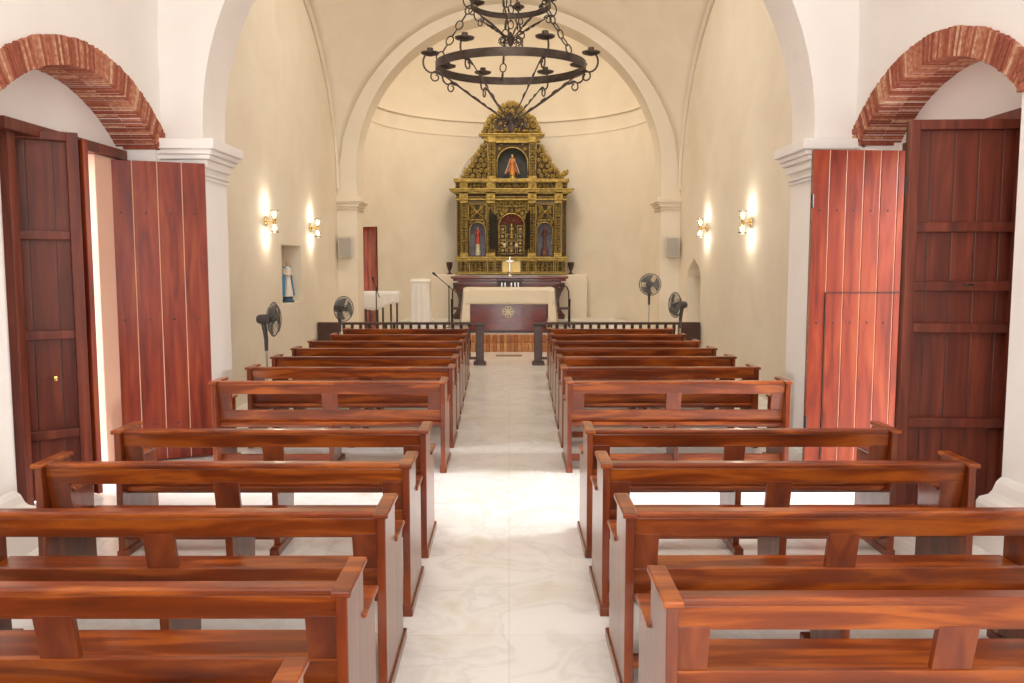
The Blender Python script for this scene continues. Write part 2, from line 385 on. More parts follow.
# ------------------------------------------------------------------ doors
def leaf(name, w, h, hinge, ang, planks, mwood, ledges=None, plain=True, wicket=False, flip=1):
    """leaf in local x (0..w) from the hinge, thickness along y, seen face at -y"""
    r = bpy.data.objects.new(name, None); C.objects.link(r); r.location = hinge; r.rotation_euler = (0, 0, ang); structure(r)
    pw = w / planks
    t = 0.045
    MB().box(0.004, w - .004, -t / 2 + .006, t / 2 - .004, 0.01, h - .004).build('joint_filler', gap_mat if plain else dark_wood, r)
    m = MB()
    for i in range(planks):
        m.box(i * pw + .004, (i + 1) * pw - .004, -t / 2, t / 2, 0, h)
    m.build('plank_panel', mwood, r, bevel=.004)
    if ledges:
        st = MB().box(w - .085, w, -t / 2 - .055, -t / 2, 0, h); st.build('stile', mwood, r, bevel=.006)
        st = MB().box(0, .07, -t / 2 - .055, -t / 2, 0, h); st.build('stile', mwood, r, bevel=.006)
        MB().box(.07, w - .085, -t / 2 - .055, -t / 2, h - .07, h).build('rail', mwood, r, bevel=.006)
        for z in ledges:
            MB().box(.07, w - .085, -t / 2 - .05, -t / 2, z - .035, z + .035).build('rail', mwood, r, bevel=.006)
    if plain:
        n = MB()
        for z in (0.35, 1.35, 2.35):
            for i in range(planks):
                n.ball(((i + .5) * pw, -t / 2 - .002, z), .009, 6, (1, .5, 1))
        n.build('nail_heads', black_metal, r)
    if wicket:
        n = MB(); y = -t / 2 - .003; z1 = 1.62; x0 = .16 * w; x1 = w * .98
        if flip < 0: x0, x1 = w * .02, w * .84
        n.tube([(x0, y, .1), (x0, y, z1), (x1, y, z1)] if flip > 0 else [(x0, y, z1), (x1, y, z1), (x1, y, .1)], .005, 5)
        n.build('wicket_joint', black_metal, r)
    for z in (.45, h - .45):
        MB().tube([(0, -t / 2 - .01, z - .06), (0, -t / 2 - .01, z + .06)], .012, 8).build('hinge', black_metal, r)
    return r
def ang_to(a, b): return math.atan2(b[1] - a[1], b[0] - a[0])
def place_leaf(name, a, b, h, planks, mwood, z0=0.015, **kw):
    w = math.hypot(b[0] - a[0], b[1] - a[1]); return leaf(name, w, h, (a[0], a[1], z0), ang_to(a, b), planks, mwood, **kw)
# left doorway: hinges on the left, seen face towards the camera
place_leaf('door_1', (-3.70, 7.93), (-2.91, 8.27), 2.83, 4, door_plank)
d2 = place_leaf('door_2', (-4.05, 6.47), (-3.42, 6.86), 2.90, 4, door_dark, ledges=(.53, 1.32, 2.10), plain=False)
w2 = math.hypot(.63, .39)
MB().box(w2 + .002, w2 + .05, -.06, .26, 0, 2.86, Matrix.Translation((w2, 0, 0)) @ Matrix.Rotation(math.radians(30), 4, 'Z') @ Matrix.Translation((-w2, 0, 0))).build('folded_panel', door_plank, d2, bevel=.006)
# right doorway: leaves run from the hinge at the wall towards the aisle; local x reversed so build from the free end
place_leaf('door_3', (2.68, 7.62), (3.62, 7.70), 2.88, 6, door_plank, wicket=True)
d4 = place_leaf('door_4', (2.84, 6.17), (3.66, 6.11), 2.89, 5, door_dark, ledges=(.73, 1.42, 1.72, 2.14), plain=False)
MB().tube([(.40, -.09, 1.73), (.43, -.105, 1.73), (.47, -.09, 1.73)], .008, 6).build('bolt', black_metal, d4)
MB().lathe([(.001, -.02), (.018, -.018), (.022, 0), (.018, .018), (.001, .02)], 10, Matrix.Translation((.50, -.10, .98))).build('door_knob', brass, d2, smooth=True)
# timber door frames in the recess
def door_frame(name, side, y0, y1, h):
    x0, x1 = sorted((side * (XW + .30), side * (XW + .42)))
    r = bpy.data.objects.new(name, None); C.objects.link(r); r.location = (0, 0, 0); structure(r)
    MB().box(x0, x1, y0 - .05, y0 + .05, 0, h).build('jamb', door_dark, r, bevel=.006)
    MB().box(x0, x1, y1 - (.40 if side < 0 else .05), y1 + .05, 0, h).build('jamb', mat('sunlit_jamb', (.74, .47, .34), .4), r, bevel=.006)  # far jamb: daylight striking the wood is put into its paler colour
    MB().box(x0 - (.05 if side > 0 else .0), x1 + (.05 if side < 0 else 0), y0 - .16, y1 + .14, h, h + .09).build('lintel', door_dark, r, bevel=.006)
door_frame('door_5', -1, 6.36, 8.02, 2.86)
door_frame('door_6', 1, 6.10, 7.76, 2.90)
# sacristy door leaf, ajar, on the left of the chancel
place_leaf('door_7', (-3.39, 19.46), (-2.95, 19.12), 2.36, 4, door_plank, z0=.35, plain=False)

# ------------------------------------------------------------------ pews
def make_pew(halves, cs):
    LN = 2.04; hx = LN / 2; T = 0.04
    r = thing('church_pew', 'x', 'pew')
    def panel(xc, top=True, side=1):
        if top: pts = [(0, .05), (0, .815), (.30, .815), (.30, .64), (.315, .61), (.545, .61), (.555, .05)]
        else: pts = [(.10, .05), (.07, .43), (.50, .43), (.46, .05)]
        p = MB().prism(pts, 'x', xc - T / 2, xc + T / 2).build('end_panel' if top else 'centre_panel', pew_up, r, bevel=.004)
        MB().box(xc - .030, xc + .030, -.005 if top else .02, .635 if top else .58, 0, .052).build('foot_rail', pew_up, p, bevel=.006)
        if top:
            MB().box(xc - .034, xc + .034, -.02, .315, .815, .84).build('top_cap', pew_long, p, bevel=.007)
            MB().box(xc - .032, xc + .032, .302, .575, .61, .633).build('armrest_cap', pew_long, p, bevel=.007)
    xe = hx - .034
    panel(-xe); panel(xe); panel(0, top=False)
    a = -xe + T / 2; b = xe - T / 2
    th = math.radians(13)
    def lean(z, y): return (y + .012 + (.80 - z) * math.tan(th), z)
    def board(name, x0, x1, z0, z1, t, m, bev=.005, y=0.0):
        p0 = lean(z0, y); p1 = lean(z1, y)
        return MB().prism([p0, p1, (p1[0] + t, p1[1]), (p0[0] + t, p0[1])], 'x', x0, x1).build(name, m, r, bevel=bev)
    MB().box(a, b, .022, .095, .805, .835).build('top_rail_cap', pew_long, r, bevel=.010)
    board('top_rail', a, b, .716, .806, .032, pew_long, y=.02)
    board('lower_rail', a, b, .40, .565, .032, pew_long, y=.012)
    board('back_post', a, a + .115, .56, .73, .028, pew_up, .003, .018)
    board('back_post', b - .115, b, .56, .73, .028, pew_up, .003, .018)
    board('back_post', cs - .068, cs + .068, .56, .73, .028, pew_up, .003, .018)
    MB().box(a, b, .065, .565, .425, .455).build('seat', pew_long, r, bevel=.007)
    MB().box(a, b, .49, .515, .355, .425).build('seat_apron', pew_long, r, bevel=.004)
    MB().box(a, -T / 2, .12, .15, .085, .145).build('stretcher', pew_long, r, bevel=.004)
    if halves == 2:
        MB().box(T / 2, b, .12, .15, .085, .145).build('stretcher', pew_long, r, bevel=.004)
    return r
rows = [2.69, 3.545, 4.43, 5.34, 7.58, 8.62, 9.60, 10.57, 11.55, 12.60, 13.70]
def cx(y, side):
    base = 1.535 if side < 0 else 1.505
    return side * (base + max(0, y - 6) * .018 + (.02 if side < 0 and 7 < y < 8 else 0))
names = ['second nearest', 'third from the camera end', 'fourth from the camera end', 'the last before the bright gap',
         'first beyond the bright gap', 'second beyond the gap by the side doors', 'third beyond the gap by the side doors',
         'fourth beyond the gap by the side doors', 'third back from the altar rail', 'second back from the altar rail', 'frontmost, right behind the altar rail']
namesR = ['nearest one in view'] + ['second from the camera end'] + ['third from the camera end'] + names[3:]
pl = make_pew(1, 0.0); pr_ = make_pew(2, -.035)
firstL = firstR = True
def put(proto, x, y, label, group, first):
    o = proto if first else copy_tree(proto)
    k = (.988 if y < 6 else (1.045 if 7 < y < 12 and x < 0 else 1.0))
    o.scale = (k, 1, 1); x += (1 if x > 0 else -1) * 1.02 * (k - 1)      # the aisle ends stay in line
    o.location = (x, y, 0); tag(o, label, 'pew', group); return o
put(pl, -1.56, 1.90, 'varnished wooden pew on the left, only its aisle end cap showing at the bottom edge', 'pews left of the aisle', True)
for i, y in enumerate(rows):
    put(pl, cx(y, -1), y, 'varnished reddish wooden pew left of the aisle, ' + names[i], 'pews left of the aisle', False)
for i, y in enumerate(rows):
    yy = y - .09 if i == 0 else y
    put(pr_, cx(y, 1), yy, 'varnished reddish wooden pew right of the aisle, ' + namesR[i], 'pews right of the aisle', i == 0)

# ------------------------------------------------------------------ altar rail
def altar_rail(side, label):
    y = 15.82
    r = thing('altar_rail', label, 'altar rail', (side * 2.0, y, 0), 0, 'altar rails')
    def bx(a, b, *q): 
        a, b = sorted((side * a - side * 2.0, side * b - side * 2.0)); return MB().box(a, b, *q)
    bx(.50, 3.16, -.05, .05, .755, .80).build('hand_rail', dark_wood, r, bevel=.006)
    bx(.62, 3.16, -.03, .03, .10, .15).build('bottom_rail', dark_wood, r, bevel=.005)
    p = bx(.47, .62, -.07, .07, .04, .745).build('post', dark_wood, r, bevel=.01)
    bx(.44, .65, -.10, .10, .745, .79).build('post_cap', dark_wood, p, bevel=.01)
    bx(.43, .66, -.11, .11, .0, .07).build('post_foot', dark_wood, p, bevel=.01)
    prof = [(.022, .15), (.026, .2), (.016, .23), (.028, .34), (.034, .42), (.018, .52), (.022, .6), (.03, .64), (.03, .756)]
    n = 16
    first = MB().lathe(prof, 10).build('baluster', dark_wood, r, smooth=True)
    for i in range(n):
        b = first if i == 0 else first.copy()
        if i: C.objects.link(b)
        b.parent = r; b.location = (side * (.74 + i * (3.08 - .74) / (n - 1)) - side * 2.0, 0, 0)
    bx(3.16, 3.56, -.05, .05, .0, .80).build('end_panel', dark_wood, r, bevel=.008)
    return r
altar_rail(-1, 'dark wooden altar rail with balusters, left of the aisle opening')
altar_rail(1, 'dark wooden altar rail with balusters, right of the aisle opening')
tag(MB().box(-.27, .27, 17.25, 17.5, 0, .012).build('floor_mat', mat('mat_brown', (.22, .15, .09), .9), bevel=.003), 'small flat brown mat on the marble floor before the brick steps', 'mat')

# ------------------------------------------------------------------ stand fans
def fan(loc, h, head_rz, tilt, label, rad=.215):
    r = thing('stand_fan', label, 'fan', loc, 0, 'stand fans')
    MB().lathe([(.001, 0), (.20, 0), (.205, .02), (.17, .035), (.05, .05), (.03, .09), (.001, .09)], 24).build('base', fan_plastic, r, smooth=True)
    MB().tube([(0, 0, .08), (0, 0, h - .34)], .013, 10).build('pole', silver, r, smooth=True)
    f = Vector((math.sin(head_rz), -math.cos(head_rz), 0))      # blowing direction
    bk = -f
    MB().tube([(0, 0, h - .40), (0, 0, h - .26), tuple(bk * .012 + Vector((0, 0, h - .15))), tuple(bk * .03 + Vector((0, 0, h - .05)))], [.022, .026, .03, .032], 10).build('neck', fan_plastic, r, smooth=True)
    M = Matrix.Translation(tuple(f * .06 + Vector((0, 0, h)))) @ Matrix.Rotation(head_rz, 4, 'Z') @ Matrix.Rotation(math.radians(90) + tilt, 4, 'X')
    # local z now points along the blowing direction
    MB().lathe([(.001, -.17), (.045, -.168), (.06, -.14), (.065, -.03), (.05, .0), (.02, .005), (.001, .005)], 16, M).build('motor_housing', fan_plastic, r, smooth=True)
    bl = MB()
    for k in range(3):
        a0 = 2 * PI * k / 3
        def fn(u, v, a0=a0):
            rr = .035 + u * (rad - .06); w = a0 + (v - .5) * (.8 + .9 * u) ; return M @ Vector((rr * math.cos(w), rr * math.sin(w), .045 + (v - .5) * -.05))
        bl.grid(fn, 5, 5)
    bl.build('blades', fan_blade, r, smooth=True, solid=.003)
    MB().lathe([(.001, .01), (.035, .01), (.035, .055), (.02, .075), (.001, .078)], 14, M).build('blade_hub', fan_plastic, r, smooth=True)
    g = MB()
    def circ(R_, z, t): g.tube([M @ Vector((R_ * math.cos(2 * PI * i / 28), R_ * math.sin(2 * PI * i / 28), z)) for i in range(28)], t, 5, closed=True)
    circ(rad, .045, .0065); circ(rad * .96, .055, .003)
    for rr, z in ((.80, .085), (.55, .10), (.3, .105)): circ(rad * rr, z, .0022)
    for rr, z in ((.75, .0), (.45, -.01)): circ(rad * rr, z, .0022)
    for k in range(36):
        w = 2 * PI * k / 36; c, s = math.cos(w), math.sin(w)
        g.tube([M @ Vector((c * rad * q, s * rad * q, z)) for q, z in ((.22, .107), (.55, .10), (.8, .085), (1.0, .045))], .0017, 3)
        g.tube([M @ Vector((c * rad * q, s * rad * q, z)) for q, z in ((.25, -.012), (.75, .0), (1.0, .045))], .0017, 3)
    g.build('guard', fan_plastic, r)
    MB().lathe([(.001, .103), (.045, .103), (.045, .11), (.001, .112)], 16, M).build('badge', fan_plastic, r, smooth=True)
    return r
fan((-3.08, 10.75, 0), 1.19, math.radians(86), 0, 'dark grey stand fan turned side on beside the left wall under the nearer left sconce')
fan((-2.90, 14.55, 0), 1.12, math.radians(52), 0, 'dark grey stand fan at the left end of the frontmost left pew')
fan((2.76, 16.75, 0), 1.48, math.radians(0), 0, 'tall grey stand fan facing the camera behind the right altar rail')
fan((2.92, 14.45, 0), 1.19, math.radians(-72), 0, 'dark grey stand fan turned towards the aisle at the right end of the pews')

# ------------------------------------------------------------------ wall sconces (lit)
def sconce(side, y, z, label):
    r = thing('wall_sconce', label, 'wall lamp', (side * XB, y, z), 0, 'lit wall sconces')
    s = -side
    MB().lathe([(.001, 0), (.055, 0), (.055, .012), (.03, .03), (.001, .03)], 18, Matrix.Rotation(s * PI / 2, 4, 'Y')).build('wall_plate', brass, r, smooth=True)
    MB().tube([(s * .02, 0, 0), (s * .07, 0, -.01), (s * .12, 0, 0)], .010, 8).build('arm', brass, r, smooth=True)
    MB().lathe([(.001, -.055), (.022, -.05), (.026, -.02), (.014, 0), (.026, .02), (.022, .05), (.001, .055)], 14, Matrix.Translation((s * .13, 0, 0))).build('lamp_holder', brass, r, smooth=True)
    for d in (1, -1):
        M = Matrix.Translation((s * .13, 0, 0)) @ Matrix.Diagonal((1, 1, d, 1))
        MB().lathe([(.020, .045), (.045, .065), (.052, .10), (.045, .135), (.062, .165)], 18, M, cap=False).build('glass_shade', glass, r, smooth=True, solid=.003)
        MB().lathe([(.001, .05), (.014, .06), (.022, .09), (.018, .118), (.001, .13)], 12, M).build('bulb', bulb, r, smooth=True)
        ld = bpy.data.lights.new('sconce_light', 'POINT'); ld.energy = 6.0; ld.color = (1, .90, .72); ld.shadow_soft_size = .03
        lo = bpy.data.objects.new('sconce_light', ld); C.objects.link(lo); lo.parent = r; lo.location = (s * .12, 0, d * .20)
    return r
sconce(-1, 12.62, 2.51, 'lit brass wall sconce, the nearer of the two on the left wall')
sconce(-1, 15.45, 2.53, 'lit brass wall sconce, the farther of the two on the left wall')
sconce(1, 15.45, 2.53, 'lit brass wall sconce, the farther of the two on the right wall')
sconce(1, 12.65, 2.50, 'lit brass wall sconce, the nearer of the two on the right wall')

# ------------------------------------------------------------------ loudspeakers on the chancel pilasters
for side, lab in ((-1, 'left'), (1, 'right')):
    r = thing('wall_speaker', 'small grey box loudspeaker mounted on the %s chancel pilaster' % lab, 'loudspeaker', (side * 3.38, YC - .16, 2.02), 0, 'wall loudspeakers')
    MB().prism([(-.145, -.08), (-.11, .12), (.11, .12), (.145, -.08)], 'z', 0, .42).build('casing', speaker_grey, r, bevel=.012)
    MB().box(-.12, .12, -.092, -.078, .03, .39).build('grille', speaker_mesh, r, bevel=.006)
    MB().box(-.03, .03, .11, .165, .16, .26).build('bracket', black_metal, r)

# ------------------------------------------------------------------ figures for the niches
def figure(name, label, cat, loc, H, robe, cloak=None, halo=None, base=None, base_h=.0, skinm=skin, lean=0, rz=0, slim=1.0, wide=1.0):
    r = thing(name, label, cat, loc, rz)
    if base:
        MB().lathe([(.001, 0), (.17 * H, 0), (.175 * H, base_h * .3), (.13 * H, base_h * .6), (.15 * H, base_h), (.001, base_h)], 16).build('pedestal', base, r, smooth=True)
    z0 = base_h
    def P(x, y, z): return (x * H, y * H, z0 + z * H)
    MB().lathe([(.001, z0), (.15 * H * slim, z0), (.14 * H * slim, z0 + .1 * H), (.105 * H * slim, z0 + .35 * H), (.085 * H * slim, z0 + .55 * H), (.10 * H * slim, z0 + .70 * H), (.085 * H, z0 + .80 * H), (.035 * H, z0 + .845 * H), (.001, z0 + .85 * H)], 16).build('robe', robe, r, smooth=True)
    h = MB().ball(P(0, -.01, .91), .062 * H, 10, (.85, .95, 1.15)); h.tube([P(0, 0, .83), P(0, 0, .88)], .028 * H, 8); h.ball(P(0, -.075, .905), .012 * H, 6)
    h.build('head', skinm, r, smooth=True)
    for s in (-1, 1):
        a = MB().tube([P(s * .09, 0, .78), P(s * .145, -.02, .63), P(s * .07, -.11, .60), P(s * .02, -.135, .62)], [.036 * H, .032 * H, .026 * H, .020 * H], 8).build('arm', robe, r, smooth=True)
        MB().ball(P(s * .012, -.145, .625), .022 * H, 6, (1, 1, 1.5)).build('hand', skinm, a, smooth=True)
    if cloak:
        def fn(u, v):
            w = -PI * .18 + u * PI * 1.36; rr = (.20 * wide - (.20 * wide - .10) * v + .02 * math.sin(9 * w) * (1 - v)) * H
            return (rr * math.cos(w), rr * .75 * math.sin(w) + .005, z0 + (.02 + .82 * v) * H)
        MB().grid(fn, 24, 8).build('cloak', cloak, r, smooth=True, solid=.008)
    if halo:
        MB().lathe([(.02 * H, .95 * H + z0), (.05 * H, .965 * H + z0), (.055 * H, 1.03 * H + z0), (.001, 1.07 * H + z0)], 10).build('crown', halo, r, smooth=True)
    return r
# statue in the square niche on the left wall
figure('saint_statue', 'small blue-robed statue standing in the square niche of the left wall', 'statue', (-XB - .14, 14.32, 1.24), .60, white_paint, cloak=blue_paint, base=navy_paint, base_h=.10, rz=math.radians(60))

# ------------------------------------------------------------------ retable
YR = 22.4
def RX(px): return (px - 509.2) * 0.02635
def RZ(py):
    dv = py - 341.5; t = math.radians(PITCH)
    return 1.9 - YR * (850 * math.sin(t) + dv * math.cos(t)) / (850 * math.cos(t) - dv * math.sin(t))
ret = thing('altar_retable', 'tall gilded carved retable with niches behind the altar', 'altarpiece', (0, YR, 1.605))
OFF = Vector((0, -YR, -1.605))
class RB(MB):
    def build(s, *a, **k):
        s.v = [tuple(Vector(p) + OFF) for p in s.v]; return MB.build(s, *a, **k)
def U8(u): return RX(445 + u * .13903)
def V8(v): return RZ(185 + v * .13903)
def U7(u): return RX(445 + u * .13184)
def V7(v): return RZ(100 + v * .13184)
def pbox(m, x0, x1, z0, z1, yf, yb=YR + .22):
    z0, z1 = sorted((z0, z1)); m.box(x0, x1, yf, yb, z0, z1); return m
def frame(m, x0, x1, z0, z1, w, yf, yb):
    z0, z1 = sorted((z0, z1))
    m.box(x0, x1, yf, yb, z0, z0 + w); m.box(x0, x1, yf, yb, z1 - w, z1); m.box(x0, x0 + w, yf, yb, z0 + w, z1 - w); m.box(x1 - w, x1, yf, yb, z0 + w, z1 - w)
def spiral(m, cx_, cz_, r, a0, hand, y, t=.012, turns=1.35):
    n = max(8, int(11 * turns)); p = []; rr_ = []
    for i in range(n + 1):
        u = i / n; w = a0 + hand * u * turns * 2 * PI; rr = r * (1 - .78 * u); p.append((cx_ + rr * math.cos(w), y - .015 * u, cz_ + rr * math.sin(w))); rr_.append(t * (1.0 - .25 * u))
    m.tube(p, rr_, 5); m.ball(p[-1], t * 1.7, 5)
def leafy(m, x, z, a, l, y, t=.012):
    m.tube([(x, y, z), (x + math.cos(a) * l * .5, y - .02, z + math.sin(a) * l * .5), (x + math.cos(a + .5) * l, y - .005, z + math.sin(a + .5) * l)], [t, t * 1.5, t * .3], 5)
def carve_panel(m, x0, x1, z0, z1, y, cell=.13, seed=1, inside=None):
    """mirror-symmetric scrollwork filling a rectangle"""
    z0, z1 = sorted((z0, z1)); w = x1 - x0; h = z1 - z0; xc = (x0 + x1) / 2
    nx = max(1, round(w / 2 / cell)); nz = max(1, round(h / cell)); cw = w / 2 / nx; ch = h / nz; rng = random.Random(seed)
    for i in range(nx):
        for j in range(nz):
            dx = cw * (i + .5); cz_ = z0 + ch * (j + .5); r = min(cw, ch) * .46; a = rng.choice((0, 1, 2, 3)) * PI / 2 + .4; hd = 1 if (i + j) % 2 else -1; la = rng.uniform(0, 6.28)
            for s in (-1, 1):
                if inside and not inside(xc + s * dx, cz_): continue
                spiral(m, xc + s * dx, cz_, r, a if s > 0 else PI - a, hd * s, y, t=min(.016, r * .24))
                b = la if s > 0 else PI - la
                leafy(m, xc + s * dx + r * math.cos(b), cz_ + r * math.sin(b), b, r * .7, y, t=min(.014, r * .2))
Z0, ZP = V8(640), V8(512)
# body ground boards
def part_panel(name, x0, x1, z0, z1, yf, cell=.13, seed=1, fw=.022):
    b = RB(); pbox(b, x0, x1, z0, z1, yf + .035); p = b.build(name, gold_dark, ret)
    f = RB(); frame(f, x0, x1, z0, z1, fw, yf, yf + .05); f.build('panel_frame', gold, p, bevel=.004)
    c = RB(); carve_panel(c, x0 + fw, x1 - fw, min(z0, z1) + fw, max(z0, z1) - fw, yf + .028, cell, seed); c.build('scrollwork', gold, p, smooth='all')
    return p
xl, xr = U8(88), U8(870)
# sub-base moulding
b = RB(); b.box(xl - .03, xr + .03, YR - .10, YR + .22, 1.605, V8(630)); b.build('base_moulding', gold, ret, bevel=.012)
for i, (u0, u1) in enumerate(((95, 172), (178, 300), (306, 357), (363, 412), (546, 592), (598, 650), (656, 782), (788, 866))):
    part_panel('base_panel', U8(u0), U8(u1), V8(628), V8(545), YR - .10 if i in (0, 2, 5, 7) else YR - .06, .085, 20 + min(i, 7 - i))
b = RB(); pbox(b, U8(414), U8(544), V8(628), V8(545), YR - .05); b.build('tabernacle_base', gold_pale, ret, bevel=.006)
b = RB(); pbox(b, xl - .02, xr + .02, V8(545), V8(520), YR - .13); pbox(b, xl - .05, xr + .05, V8(528), V8(516), YR - .16); b.build('lower_cornice', gold, ret, bevel=.008)
# main tier
zt, zb = V8(112), V8(516)
for u0, u1 in ((92, 116), (846, 870)):
    part_panel('side_strip', U8(u0), U8(u1), zb, zt, YR - .02, .06, 3, .008)
for i, (u0, u1) in enumerate(((120, 166), (305, 358), (600, 650), (786, 832))):
    x0, x1 = U8(u0), U8(u1)
    p = part_panel('pilaster', x0, x1, zb, zt, YR - .12, .07, 40 + min(i, 3 - i), .016)
    c = RB(); pbox(c, x0 - .02, x1 + .02, zb, zb + .10, YR - .15); c.build('pilaster_base', gold, p, bevel=.008)
    c = RB(); pbox(c, x0 - .02, x1 + .02, zt - .08, zt, YR - .15); c.build('pilaster_capital', gold, p, bevel=.008)
def niche(name, x0, x1, z0, zs, back, depth=.16, yf=YR - .05, fill_to=None, m_in=None):
    """arched niche: front board with an arched hole and a hollow behind"""
    r = (x1 - x0) / 2; xc = (x0 + x1) / 2; b = RB()
    n = 16
    prof = [(x0, z0)] + [(xc + r * math.cos(PI - PI * i / n), zs + r * math.sin(PI - PI * i / n)) for i in range(n + 1)] + [(x1, z0)]
    vf = [(x, yf, z) for x, z in prof] + [(x, yf + depth, z) for x, z in prof]; k = len(prof)
    b.add(vf, [(i, i + 1, k + i + 1, k + i) for i in range(k - 1)] + [(k - 1, 0, k, 2 * k - 1), tuple(range(k, 2 * k))])
    hol = b.build(name, back, ret)
    e = RB(); path = [(x, yf - .012, z) for x, z in prof]; e.tube(path, .02, 6); e.build('arch_moulding', gold, hol, smooth='all')
    return r, xc
def spandrel(x0, x1, z0, z1, nx0, nx1, zs, yf):
    """gilded board around an arched hole"""
    r = (nx1 - nx0) / 2; xc = (nx0 + nx1) / 2; n = 16
    pts = [(x0, z0), (x0, z1), (x1, z1), (x1, z0), (nx1, z0)] + [(xc + r * math.cos(PI * i / n), zs + r * math.sin(PI * i / n)) for i in range(n + 1)] + [(nx0, z0)]
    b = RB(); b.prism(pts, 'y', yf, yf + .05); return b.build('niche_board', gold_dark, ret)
for u0, u1, nu0, nu1, sd in ((170, 301, 181, 296, 1), (654, 782, 658, 774, 1)):
    x0, x1 = U8(u0), U8(u1); r = (U8(nu1) - U8(nu0)) / 2; zs = V8(268) - r
    sp = spandrel(x0, x1, zb, V8(255), U8(nu0), U8(nu1), zs, YR - .06)
    niche('side_niche', U8(nu0), U8(nu1), zb + .02, zs, niche_blue, yf=YR - .055)
    c = RB()
    for sg in (-1, 1):
        xc = (U8(nu0) + U8(nu1)) / 2
        spiral(c, xc + sg * r * .86, zs + r * .92, .045, PI / 2, sg, YR - .075, .010); leafy(c, xc + sg * r * .5, zs + r * 1.12, PI / 2 - sg * .8, .07, YR - .075)
    c.build('scrollwork', gold, sp, smooth='all')
    # square panel with diagonal ribs over the niche
    p = part_panel('crossed_panel', x0, x1, V8(255), V8(136), YR - .07, .15, 7)
    c = RB(); za, zc_ = V8(250), V8(141)
    for (ax, az, bx_, bz) in ((x0 + .03, za, x1 - .03, zc_), (x0 + .03, zc_, x1 - .03, za)):
        c.tube([(ax, YR - .085, az), (bx_, YR - .085, bz)], .018, 6)
    c.ball(((x0 + x1) / 2, YR - .09, (za + zc_) / 2), .04, 8); c.build('diagonal_rib', gold, p, smooth='all')
# centre bay
x0, x1 = U8(362), U8(598); nu0, nu1 = 388, 572; r = (U8(nu1) - U8(nu0)) / 2; zs = V8(205) - r
sp = spandrel(x0, x1, zb, zt, U8(nu0), U8(nu1), zs, YR - .07)
c = RB()
xc = (U8(nu0) + U8(nu1)) / 2
for i in range(9):
    a = PI * (i + .5) / 9; rr = r + .075; spiral(c, xc + rr * math.cos(a), zs + rr * math.sin(a), .042, a, 1 if i % 2 else -1, YR - .085, .010)
for sg in (-1, 1):
    for (dx, dz) in ((.26, .33), (.30, .22), (.19, .38)): spiral(c, xc + sg * dx, zs + dz, .045, .5, sg, YR - .085, .011)
for k in range(7): leafy(c, xc + (k - 3) * .05, zs + r + .15, PI / 2, .06, YR - .085)
carve_panel(c, x0 + .02, x1 - .02, zs - .02, zt - .02, YR - .078, .085, 5, inside=lambda x, z: math.hypot(x - xc, z - zs) > r + .12)
c.box(x0, x1, YR - .085, YR - .06, zt - .025, zt - .005); c.box(x0, x0 + .02, YR - .085, YR - .06, zb, zt)
c.box(x1 - .02, x1, YR - .085, YR - .06, zb, zt)
c.build('scrollwork', gold, sp, smooth='all')
niche('tabernacle_niche', U8(nu0), U8(nu1), zb + .02, zs, niche_red, depth=.24, yf=YR - .065)
# shell ribs, inner tabernacle
c = RB()
for i in range(9):
    a = PI * (i + .5) / 9; c.tube([(xc + .05 * math.cos(a), YR + .14, zs + .05 * math.sin(a)), (xc + (r - .03) * math.cos(a), YR + .08, zs + (r - .03) * math.sin(a))], .012, 5)
c.build('shell_rib', mat('shell_copper', (.42, .12, .04), .45), ret, smooth='all')
c = RB(); c.box(U8(392), U8(568), YR + .02, YR + .13, zb + .02, V8(285)); tb = c.build('tabernacle_screen', gold_dark, ret)
c = RB()
for (a0, a1, v0, v1) in ((394, 440, 500, 290), (520, 566, 500, 290), (446, 512, 500, 350)):
    nn = 4 if a0 != 446 else 3
    for k in range(nn):
        za = V8(v0 + (v1 - v0) * k / nn); zc_ = V8(v0 + (v1 - v0) * (k + 1) / nn)
        frame(c, U8(a0), U8(a1), za + .01, zc_ - .01, .012, YR - .005, YR + .03)
        spiral(c, (U8(a0) + U8(a1)) / 2, (za + zc_) / 2, .04, k, 1, YR + .0, .010)
c.build('tabernacle_fretwork', gold_pale, tb, smooth='all')
for (u, v) in ((430, 435), (515, 435)):
    c = RB(); c.ball((U8(u), YR - .03, V8(v)), .055, 8, (.8, .6, 1.1)); c.build('ivory_ornament', mat('ivory', (.80, .66, .42), .5), tb, smooth=True)
# the two small black tabernacle doors, open
for (ua, ub, yo) in ((375, 322, -.16), (578, 606, -.24)):
    c = RB(); xa, xb = U8(ua), U8(ub)
    ya, yb2 = YR - .09, YR + yo - .06
    zt2, zt3 = V8(225), V8(185)
    vv = [(xa, ya, V8(468)), (xb, yb2, V8(455)), (xb, yb2, zt3), (xa, ya, zt2)]
    c.add(vv + [(p[0] + .015, p[1] - .02, p[2]) for p in vv], [(0, 1, 2, 3), (7, 6, 5, 4), (0, 1, 5, 4), (1, 2, 6, 5), (2, 3, 7, 6), (3, 0, 4, 7)])
    c.build('open_shutter', black_door, ret)
# central small gold figure
figure('gilded_figure', 'tiny gilded figure on the tabernacle in the centre bay of the retable', 'statue', (xc, YR - .03, V8(385)), .36, gold, halo=gold_pale, skinm=gold_pale)
